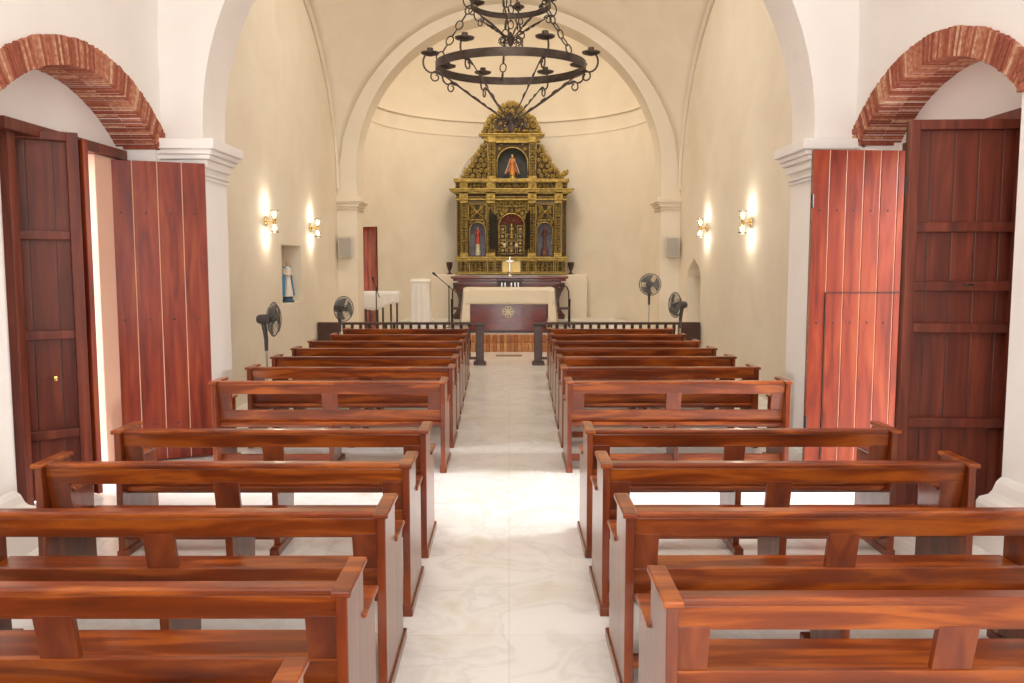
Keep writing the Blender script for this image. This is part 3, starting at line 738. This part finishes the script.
# entablature
def band(z0, z1, xa, xb, yf, name, m=gold, bev=.006):
    b = RB(); pbox(b, xa, xb, z0, z1, yf); return b.build(name, m, ret, bevel=bev)
band(V8(112), V8(100), xl - .01, xr + .01, YR - .15, 'architrave')
band(V8(100), V8(66), xl, xr, YR - .10, 'frieze', gold_dark); band(V8(92), V8(84), xl, xr, YR - .125, 'frieze_bead')
for i, (u0, u1) in enumerate(((112, 172), (300, 364), (594, 656), (782, 842))):
    b = RB(); pbox(b, U8(u0), U8(u1), V8(110), V8(52), YR - .20); b.ball(((U8(u0) + U8(u1)) / 2, YR - .21, V8(85)), .045, 8, (1, .5, 1)); b.build('frieze_block', gold, ret, bevel=.008)
band(V8(66), V8(54), xl - .06, xr + .06, YR - .20, 'cornice')
band(V8(54), V8(40), U8(55), U8(905), YR - .26, 'cornice')
band(V8(40), V8(30), U8(40), U8(920), YR - .29, 'cornice')
# upper base band
zl, zu = V8(30), V7(612)
ux0, ux1 = U7(82), U7(925)
for i, (u0, u1) in enumerate(((86, 122), (172, 322), (385, 634), (690, 838), (884, 925))):
    part_panel('attic_panel', U7(u0), U7(u1), zl, V7(625), YR - .06, .11, 60 + min(i, 4 - i))
for (u0, u1) in ((124, 176), (320, 382), (632, 690), (835, 882)):
    b = RB(); pbox(b, U7(u0), U7(u1), zl, V7(625), YR - .13); frame(b, U7(u0) + .03, U7(u1) - .03, zl + .03, V7(625) - .03, .015, YR - .145, YR - .12)
    b.ball(((U7(u0) + U7(u1)) / 2, YR - .135, (zl + V7(625)) / 2), .03, 6); b.build('attic_block', gold, ret, bevel=.006)
band(V7(625), V7(600), U7(76), U7(935), YR - .17, 'attic_cornice')
# upper tier
zb2, zt2 = V7(600), V7(330)
for i, (u0, u1) in enumerate(((330, 385), (636, 688))):
    p = part_panel('upper_pilaster', U7(u0), U7(u1), zb2, zt2, YR - .12, .07, 80, .018)
    c = RB(); pbox(c, U7(u0) - .02, U7(u1) + .02, zt2, zt2 + .07, YR - .15); c.build('pilaster_capital', gold, p, bevel=.008); c = RB(); pbox(c, U7(u0) - .02, U7(u1) + .02, zb2, zb2 + .06, YR - .15); c.build('pilaster_base', gold, p, bevel=.008)
x0, x1 = U7(385), U7(636); nu0, nu1 = U7(397), U7(626); r = (nu1 - nu0) / 2; zs = V7(362) - r * .8
sp = spandrel(x0, x1, zb2, V7(318), nu0, nu1, V7(362) - r, YR - .06)
niche('upper_niche', nu0, nu1, zb2 + .01, V7(362) - r, niche_dark, depth=.2, yf=YR - .055)
c = RB()
for sg in (-1, 1):
    xc2 = (nu0 + nu1) / 2
    spiral(c, xc2 + sg * r * .86, V7(362) - r * .1, .05, PI / 2, sg, YR - .075, .012); leafy(c, xc2 + sg * r * .62, V7(350), PI / 2 - sg, .08, YR - .075)
c.build('scrollwork', gold, sp, smooth='all')
band(V7(330), V7(318), U7(325), U7(695), YR - .13, 'upper_architrave')
band(V7(318), V7(285), U7(300), U7(720), YR - .11, 'upper_frieze')
for (u0, u1) in ((328, 388), (632, 690)):
    b = RB(); pbox(b, U7(u0), U7(u1), V7(325), V7(278), YR - .18); b.build('upper_block', gold, ret, bevel=.008)
band(V7(285), V7(272), U7(280), U7(738), YR - .20, 'upper_cornice')
band(V7(272), V7(262), U7(264), U7(752), YR - .24, 'upper_cornice')
# pierced openwork side wings and crest: backing plus scrolls
def wing(outline, name, seed, cell=.15):
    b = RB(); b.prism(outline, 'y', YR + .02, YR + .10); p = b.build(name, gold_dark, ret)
    c = RB()
    def inside(x, z):
        ok = False; n = len(outline)
        for i in range(n):
            (xa, za), (xb, zb_) = outline[i], outline[(i + 1) % n]
            if (za > z) != (zb_ > z) and x < (xb - xa) * (z - za) / (zb_ - za) + xa: ok = not ok
        return ok
    xs = [q[0] for q in outline]; zs_ = [q[1] for q in outline]; rng = random.Random(seed)
    z = min(zs_) + cell * .5; j = 0
    while z < max(zs_):
        x = -2.0 + (j % 2) * cell * .5
        k = 0
        while x < 2.0:
            if inside(x, z): spiral(c, x, z, cell * .44, rng.uniform(0, 6), 1 if (k + j) % 2 else -1, YR - .01, .013, 1.5)
            x += cell; k += 1
        z += cell * .88; j += 1
    # rim of scrolls along the outline's slope
    c.build('scrollwork', gold, p, smooth='all')
    return p, inside
def rim(parent, pts, rr, y=YR + .03):
    c = RB()
    for i in range(len(pts) - 1):
        (xa, za), (xb, zb_) = pts[i], pts[i + 1]; d = math.hypot(xb - xa, zb_ - za); n = max(1, round(d / (rr * 1.5)))
        for k in range(n):
            t = (k + .5) / n; spiral(c, xa + (xb - xa) * t, za + (zb_ - za) * t, rr, k * 2.1, 1 if k % 2 else -1, y, .0145, 1.5)
    c.build('rim_scroll', gold, parent, smooth='all')
sl = [(135, 598), (150, 560), (180, 515), (212, 490), (228, 440), (258, 405), (272, 365), (300, 335), (322, 335)]
left = [(U7(u), V7(v)) for u, v in sl] + [(U7(326), V7(598))]
p, _ = wing(left, 'carved_wing', 3); rim(p, left[:8], .068)
right = [(U7(1016 - u), V7(v)) for u, v in sl] + [(U7(690), V7(598))]
p, _ = wing(right, 'carved_wing', 3); rim(p, right[:8], .068)
for u in (905, ):
    c = RB(); c.ball((U7(u), YR, V7(560)), .06, 8); spiral(c, U7(u) - .05, V7(572), .085, 0, 1, YR - .03, .026); spiral(c, U7(u) + .01, V7(548), .075, 1, -1, YR - .03, .024)
    c.build('corner_finial', gold, ret, smooth='all')
cr = [(290, 262), (300, 228), (322, 185), (332, 148), (362, 118), (400, 108), (430, 62), (462, 30), (508, 12)]
crest = [(U7(u), V7(v)) for u, v in cr] + [(U7(1016 - u), V7(v)) for u, v in cr[::-1][1:]]
p, _ = wing(crest, 'carved_crest', 9); rim(p, crest, .062)
c = RB()
for i in range(11):
    a = PI * i / 10; c.tube([(U7(508) + .08 * math.cos(a), YR - .06, V7(235) + .08 * math.sin(a)), (U7(508) + .42 * math.cos(a), YR - .03, V7(235) + .36 * math.sin(a))], [.02, .035], 6)
c.build('sunburst', gold, p, smooth='all')
# statues in the retable niches
figure('saint_statue', 'crowned statue in pale cloak and red robe in the top niche of the retable', 'statue', (xc2, YR + .03, zb2 + .01), .50, mat('painted_gold_red', (.62, .22, .04), .45), cloak=mat('painted_ivory', (.80, .50, .34), .5), halo=gold_pale, base=gold, base_h=.10, wide=2.0)
figure('saint_statue', 'small red-robed statue on a white base in the left niche of the retable', 'statue', ((U8(181) + U8(296)) / 2, YR + .03, zb + .03), .44, red_paint, base=mat('pedestal_pale', (.55, .55, .40), .6), base_h=.30)
figure('saint_statue', 'slender brown statue in the right niche of the retable', 'statue', ((U8(658) + U8(774)) / 2, YR + .03, zb + .03), .60, brown_paint, skinm=mat('dark_skin', (.30, .13, .08), .6), base=brown_paint, base_h=.18, slim=.6)

# ------------------------------------------------------------------ credence table below the retable
cr_ = thing('credence_table', 'dark mahogany carved credence table standing below the retable', 'table', (0, 21.9, .47))
def CP(px): return (px - 511) * .0259
MB().box(CP(454), CP(569), -.34, .30, 1.035, 1.09).build('table_top', mahogany, cr_, bevel=.012)
MB().box(CP(456), CP(567), -.30, .30, .97, 1.035).build('top_moulding', mahogany, cr_, bevel=.02)
MB().box(CP(461), CP(562), -.24, .28, .80, .97).build('frieze_board', mahogany, cr_, bevel=.01)
for s in (-1, 1):
    pf = [(0.98, 0), (1.36, 0), (1.38, .10), (1.31, .18), (1.24, .34), (1.23, .52), (1.29, .68), (1.36, .80), (1.38, .92), (1.0, .92)]
    b = MB().prism([(s * a * 1.04, b) for a, b in pf], 'y', -.22, .26).build('bracket_leg', dark_wood, cr_, bevel=.012)
    for (x, z, r_) in ((1.30, .10, .06), (1.28, .78, .07)):
        c = MB(); spiral(c, s * x, z, r_, 0, s, -.235, .014); c.build('leg_carving', mahogany, b, smooth='all')
MB().box(-1.0, 1.0, .0, .25, 0, .80).build('back_board', dark_wood, cr_)
tag(MB().prism([(-.72, 1.562), (-.72, 1.572), (.72, 1.572), (.72, 1.562)], 'y', 21.54, 21.72).build('runner_cloth', cloth), 'narrow white runner cloth lying along the credence table', 'cloth')
x_ = thing('standing_crucifix', 'small silver crucifix standing in front of the retable', 'crucifix', (.02, 21.86, 1.561))
MB().lathe([(.001, 0), (.09, 0), (.08, .03), (.03, .06), (.02, .10), (.03, .12), (.001, .13)], 14).build('foot', silver, x_, smooth=True)
MB().box(-.015, .015, -.01, .01, .12, .50).box(-.10, .10, -.01, .01, .37, .40).build('cross', silver, x_, bevel=.004)
t_ = thing('altar_box', 'low dark box with pale upright bars just in front of the credence table', 'box', (0.02, 21.40, .47))
MB().box(-.30, .30, -.08, .08, .0, .96).build('pedestal', dark_wood, t_, bevel=.008)
MB().box(-.34, .34, -.10, .10, .96, 1.0).build('lid', dark_wood, t_, bevel=.006)
first = MB().box(-.018, .018, -.10, -.08, .76, .94).build('upright_bar', silver, t_, bevel=.003)
for i, x in enumerate((-.20, -.12, .04, .13, .21)):
    b = first if i == 0 else first.copy()
    if i: C.objects.link(b)
    b.parent = t_; b.location = (x, 0, 0)
# vases on the masonry shelf
for s, lab in ((-1, 'left'), (1, 'right')):
    v = thing('goblet_vase', 'dark goblet vase standing just %s of the retable' % lab, 'vase', (s * 1.60 + .03, 22.5, 1.602), 0, 'dark goblet vases')
    MB().lathe([(.001, 0), (.075, 0), (.07, .02), (.025, .05), (.025, .09), (.055, .14), (.075, .22), (.085, .32), (.07, .32), (.055, .2), (.001, .14)], 18).build('vase_body', dark_wood, v, smooth=True)

# ------------------------------------------------------------------ altar
al = thing('altar_table', 'dark wooden altar with gold emblem standing at the top of the brick steps', 'altar', (-.02, 19.05, .34))
MB().prism([(-.86, 0), (-.90, .93), (.90, .93), (.86, 0)], 'y', 0, .75).build('body', mahogany, al, bevel=.01)
MB().box(-.95, .95, -.04, .80, .93, .985).build('table_top', mahogany, al, bevel=.008)
MB().box(-.89, .89, -.02, .76, 0, .05).build('plinth', dark_wood, al, bevel=.006)
e = MB()
for k in range(4):
    a = PI / 2 * k; ca, sa = math.cos(a), math.sin(a)
    def E(u, v): return (u * ca - v * sa, -.022, .47 + u * sa + v * ca)
    e.tube([E(0, 0), E(.15, 0)], [.018, .010], 6)
    for h_ in (-1, 1):
        pts = [E(.03, .012 * h_), E(.06, .05 * h_), E(.10, .065 * h_), E(.125, .045 * h_), E(.11, .022 * h_)]
        e.tube(pts, .011, 5)
e.ball((0, -.03, .47), .035, 8)
e.build('emblem', mat('emblem_gold', (.85, .76, .58), .45, .0), al, smooth='all')
# altar cloth: top plus front and side falls with soft folds
m = MB()
def clothfn(u, v):
    # u across, v: 0 front hem .. 1 back
    x = -1.0 + 2.0 * u
    return (x, 0, 0)
n = 48
def fall(pa, pb, z_top, z_bot, nrm, amp, ph, flare):
    def fn(u, v):
        w = math.sin(u * 26 + ph) * amp * (1 - v); p = Vector(pa).lerp(Vector(pb), u)
        q = Vector(nrm) * (.012 + w + flare * (1 - v)); return (p.x + q.x, p.y + q.y, z_bot + (z_top - z_bot) * v)
    m.grid(fn, 40, 6)
m.grid(lambda u, v: (-1.0 + 2.0 * u, 18.97 + .92 * v, 1.335 + .001 * math.sin(20 * u)), 30, 8)
fall((-1.0, 18.97), (1.0, 18.97), 1.335, .985, (0, -1), .004, 0, .01)
fall((-1.0, 19.89), (-1.0, 18.97), 1.335, .55, (-1, 0), .012, 1, .08)
fall((1.0, 18.97), (1.0, 19.89), 1.335, .55, (1, 0), .012, 2, .08)
# front corners fall lower than the middle
def corner(s):
    def fn(u, v):
        x = s * (1.0 - .13 * u); zb_ = .55 + .02 * u
        return (x + s * .075 * (1 - v) * (1 - u), 18.953 - .014 * (1 - v), zb_ + (1.335 - zb_) * v)
    m.grid(fn, 6, 8)
corner(1); corner(-1)
tag(m.build('altar_cloth', cloth_cream, smooth=True, solid=.006), 'cream cloth draped over the top and sides of the altar', 'cloth')

# ------------------------------------------------------------------ chancel furniture
def metal_chair(loc, rz, label):
    r = thing('metal_chair', label, 'chair', loc, rz, 'black metal chairs behind the altar')
    for s in (-1, 1):
        MB().tube([(s * .22, .22, 0), (s * .22, .21, .5), (s * .22, .24, .86), (s * .17, .25, .97), (s * .08, .25, 1.01)], .016, 8).build('back_leg', black_metal, r, smooth=True)
        MB().tube([(s * .22, -.2, 0), (s * .22, -.2, .66)], .014, 8).build('front_leg', black_metal, r, smooth=True)
        MB().tube([(s * .22, -.24, .67), (s * .22, .21, .70)], .018, 8).build('armrest', black_metal, r, smooth=True)
    MB().tube([(-.08, .25, 1.01), (.08, .25, 1.01)], .016, 8).build('top_rail', black_metal, r, smooth=True)
    MB().box(-.23, .23, -.22, .22, .44, .48).build('seat', dark_wood, r, bevel=.008)
metal_chair((-1.17, 20.7, .34), 0, 'black curved metal chair behind the left end of the altar')
metal_chair((1.25, 20.7, .34), 0, 'black curved metal chair behind the right end of the altar')
# left side table with white cloth
tb_ = thing('side_table', 'narrow dark-legged table under a white cloth left in the chancel', 'table', (-2.84, 18.87, .34))
MB().box(-.40, .40, -.16, .16, .88, .92).build('table_top', dark_wood, tb_, bevel=.005)
for x, y in ((-.22, -.13), (.37, -.13), (-.36, .13), (.20, .13), (.06, -.13)):
    MB().box(x - .02, x + .02, y - .02, y + .02, 0, .88).build('leg', dark_wood, tb_, bevel=.004)
m = MB(); m.box(-3.26, -2.42, 18.69, 19.05, 1.262, 1.272)
def skirt(pa, pb, ph, drop):
    def fn(u, v):
        p = Vector(pa).lerp(Vector(pb), u); d = drop * (1 + .25 * math.sin(u * 5 + ph)); k = math.sin(u * 30 + ph) * .008 * (1 - v)
        return (p.x, p.y + k, 1.27 - d * (1 - v))
    m.grid(fn, 24, 4)
skirt((-3.26, 18.685), (-2.42, 18.685), 0, .33); skirt((-3.26, 19.055), (-2.42, 19.055), 1, .33); skirt((-2.42, 18.685), (-2.42, 19.055), 2, .3); skirt((-3.26, 18.685), (-3.26, 19.055), 2, .35)
tag(m.build('table_cloth', cloth, smooth=True, solid=.004), 'white cloth draped over the narrow table left in the chancel', 'cloth')
# draped lectern
ld = thing('draped_lectern', 'lectern fully covered by a hanging white cloth left of the altar', 'lectern', (-2.05, 19.75, .34))
def drape(u, v):
    a = 2 * PI * u; sq = 1 / max(abs(math.cos(a)), abs(math.sin(a))) ** .8; w = (.21 + .035 * (1 - v)) * sq * (1 + .06 * math.sin(13 * a) * (1 - v * .8))
    return (w * math.cos(a), w * .75 * math.sin(a), .01 + 1.15 * v + (.04 * math.sin(a) if v > .95 else 0))
m = MB().grid(drape, 90, 10); m.build('drape', cloth, ld, smooth='all', solid=.004)
MB().prism([(-.17, 1.12), (-.17, 1.145), (.17, 1.19), (.17, 1.165)], 'x', -.23, .23).build('reading_desk', cloth, ld, bevel=.01)
MB().tube([(0, 0, 0), (0, 0, 1.15)], .05, 8).build('column', dark_wood, ld)
# microphone stands
def mic(loc, h, tip, label):
    r = thing('microphone_stand', label, 'microphone stand', loc)
    for k in range(3):
        a = 2 * PI * k / 3 + .5; MB().tube([(0, 0, .12), (.26 * math.cos(a), .26 * math.sin(a), .012)], .009, 6).build('leg', black_metal, r)
    MB().tube([(0, 0, .1), (0, 0, h)], .012, 8).build('pole', black_metal, r, smooth=True)
    t = Vector(tip); b = Vector((0, 0, h)); d = (t - b).normalized()
    MB().tube([b - d * .22, t], .009, 8).build('boom', black_metal, r, smooth=True)
    MB().tube([t, t + d * .05, t + d * .12, t + d * .15], [.012, .018, .030, .018], 10).build('microphone', black_metal, r, smooth=True)
    MB().ball((0, 0, h), .025, 8).build('clamp', black_metal, r, smooth=True)
mic((-1.36, 19.25, .34), 1.03, (-.25, -.05, 1.25), 'black boom microphone stand between the lectern and the altar')
mic((-2.88, 18.45, .34), 1.02, (-.03, -.02, 1.12), 'black upright microphone stand before the white-clothed side table')

# ------------------------------------------------------------------ chandelier
YH = 7.5; ch = thing('iron_chandelier', 'two-tier wrought iron ring chandelier hanging over the aisle', 'chandelier', (.015, YH, 3.10))
ZO = 3.10
def ring(name, r, z, h, t):
    n = 64; pr0 = [(r - t, z - h / 2), (r, z - h / 2), (r, z + h / 2), (r - t, z + h / 2)]
    m = MB(); vs_ = []
    for k in range(n):
        a = 2 * PI * k / n
        for rr, zz in pr0: vs_.append((rr * math.cos(a), rr * math.sin(a), zz - ZO))
    m.add(vs_, [(4 * k + i, 4 * k + (i + 1) % 4, 4 * ((k + 1) % n) + (i + 1) % 4, 4 * ((k + 1) % n) + i) for k in range(n) for i in range(4)])
    return m.build(name, iron, ch, smooth=True)
lr = ring('lower_ring', .645, 3.572, .068, .012); lr.rotation_euler = (math.radians(1.6), 0, 0)
ring('upper_ring', .345, 4.10, .048, .010)
def cup(m, p, s=1.0):
    m.lathe([(.001, -.01), (.02 * s, -.008), (.075 * s, .010), (.08 * s, .022), (.03 * s, .016), (.028 * s, .018), (.026 * s, .058), (.018 * s, .058), (.018 * s, .02), (.001, .018)], 14, Matrix.Translation(p))
def arm(name, a, r, zring, zhub, rc, zc, tw=True, s=1.0):
    c, sn = math.cos(a), math.sin(a)
    def P(rr, z): return (rr * c, rr * sn, z - ZO)
    base = [P(.03, zhub), P(r * .5, zhub + (zring - zhub) * .42), P(r * .92, zring - .07)]
    m = MB(); m.tube([base[0], base[1], base[2]], .0068 * s, 4)
    # twisted accents
    for t in (.25, .45, .62, .78):
        q = Vector(base[0]).lerp(Vector(base[2]), t); d = (Vector(base[2]) - Vector(base[0])).normalized()
        m.tube([q - d * .03, q, q + d * .03], [.006 * s, .0115 * s, .006 * s], 6)
    # S curve outwards and up to the cup
    pts = []
    for i in range(10):
        w = -PI * .60 + i / 9 * PI * 1.0
        pts.append(P(r + .03 * s + .075 * s * math.cos(w), zring + .02 * s + .085 * s * math.sin(w)))
    m.tube([P(r * .90, zring - .085 * s)] + pts + [P(rc, zc)], .0085 * s, 5)
    # little tail scroll below the ring
    sp = []
    for i in range(16):
        u = i / 15; w = PI * .9 - u * 2.4 * PI; rr = .055 * s * (1 - .7 * u); sp.append(P(r * 1.0 + rr * math.cos(w), zring - .10 * s + rr * math.sin(w)))
    m.tube(sp, .007 * s, 5)
    o = m.build('arm', iron, ch, smooth=True)
    k = MB(); cup(k, P(rc, zc), s); k.build('candle_cup', iron, o, smooth=True)
for g in (188, 238, 293, 350, 28, 62, 112, 146):
    arm('arm', math.radians(g), .645, 3.575, 3.12, .69, 3.655)
for k in range(6):
    arm('arm', math.radians(20 + 60 * k), .345, 4.08, 3.82, .375, 4.17, s=.75)
def rosette(z, s, name):
    m = MB()
    for k in range(12):
        a = 2 * PI * k / 12; c, sn = math.cos(a), math.sin(a)
        pts = []
        for i in range(13):
            u = i / 12; w = -PI / 2 + u * 2.1 * PI; rr = .042 * s * (1 - .62 * u); pts.append(((.085 * s + rr * math.cos(w)) * c, (.085 * s + rr * math.cos(w)) * sn, z - ZO + rr * math.sin(w)))
        m.tube(pts, .006 * s, 5)
    m.lathe([(.001, -.06 * s), (.02 * s, -.05 * s), (.04 * s, 0), (.03 * s, .04 * s), (.014 * s, .07 * s), (.001, .09 * s)], 12, Matrix.Translation((0, 0, z - ZO)))
    m.build(name, iron, ch, smooth=True)
rosette(3.10, 1.15, 'lower_rosette'); rosette(3.80, .85, 'upper_rosette')
def chain(p0, p1, name, link=.046, t=.0055, sag=.0):
    p0, p1 = Vector(p0), Vector(p1); d = p1 - p0; n = max(2, int(d.length / (link * 1.25))); m = MB()
    for i in range(n):
        q = p0.lerp(p1, (i + .5) / n); q.z -= sag * math.sin(PI * (i + .5) / n); dn = d.normalized(); up = Vector((0, 0, 1)) if abs(dn.z) < .9 else Vector((1, 0, 0))
        a = dn.cross(up).normalized(); b = a.cross(dn).normalized(); side = a if i % 2 else (a * .3 + b * .95)
        m.tube([q + dn * math.cos(w) * link * .72 + side * math.sin(w) * link * .5 for w in [2 * PI * j / 10 for j in range(10)]], t, 5, closed=True)
    return m.build(name, iron, ch, smooth=True)
for g in (97, 195, 278, 320):
    a = math.radians(g)
    c, s = math.cos(a), math.sin(a)
    chain((.345 * c, .345 * s, 4.06 - ZO), (.635 * c, .635 * s, 3.60 - ZO), 'chain', .058, .006)
    chain((.345 * c, .345 * s, 4.10 - ZO), (0, 0, 4.85 - ZO), 'chain', .058, .006)
chain((0, 0, 3.9 - ZO), (0, 0, 4.85 - ZO), 'chain', .05)
chain((0, 0, 4.85 - ZO), (0, 0, 6.98 - ZO), 'chain', .06)
MB().lathe([(.001, 0), (.09, 0), (.07, -.03), (.02, -.06), (.001, -.06)], 16, Matrix.Translation((0, 0, 7.08 - ZO))).build('ceiling_rose', iron, ch, smooth=True)
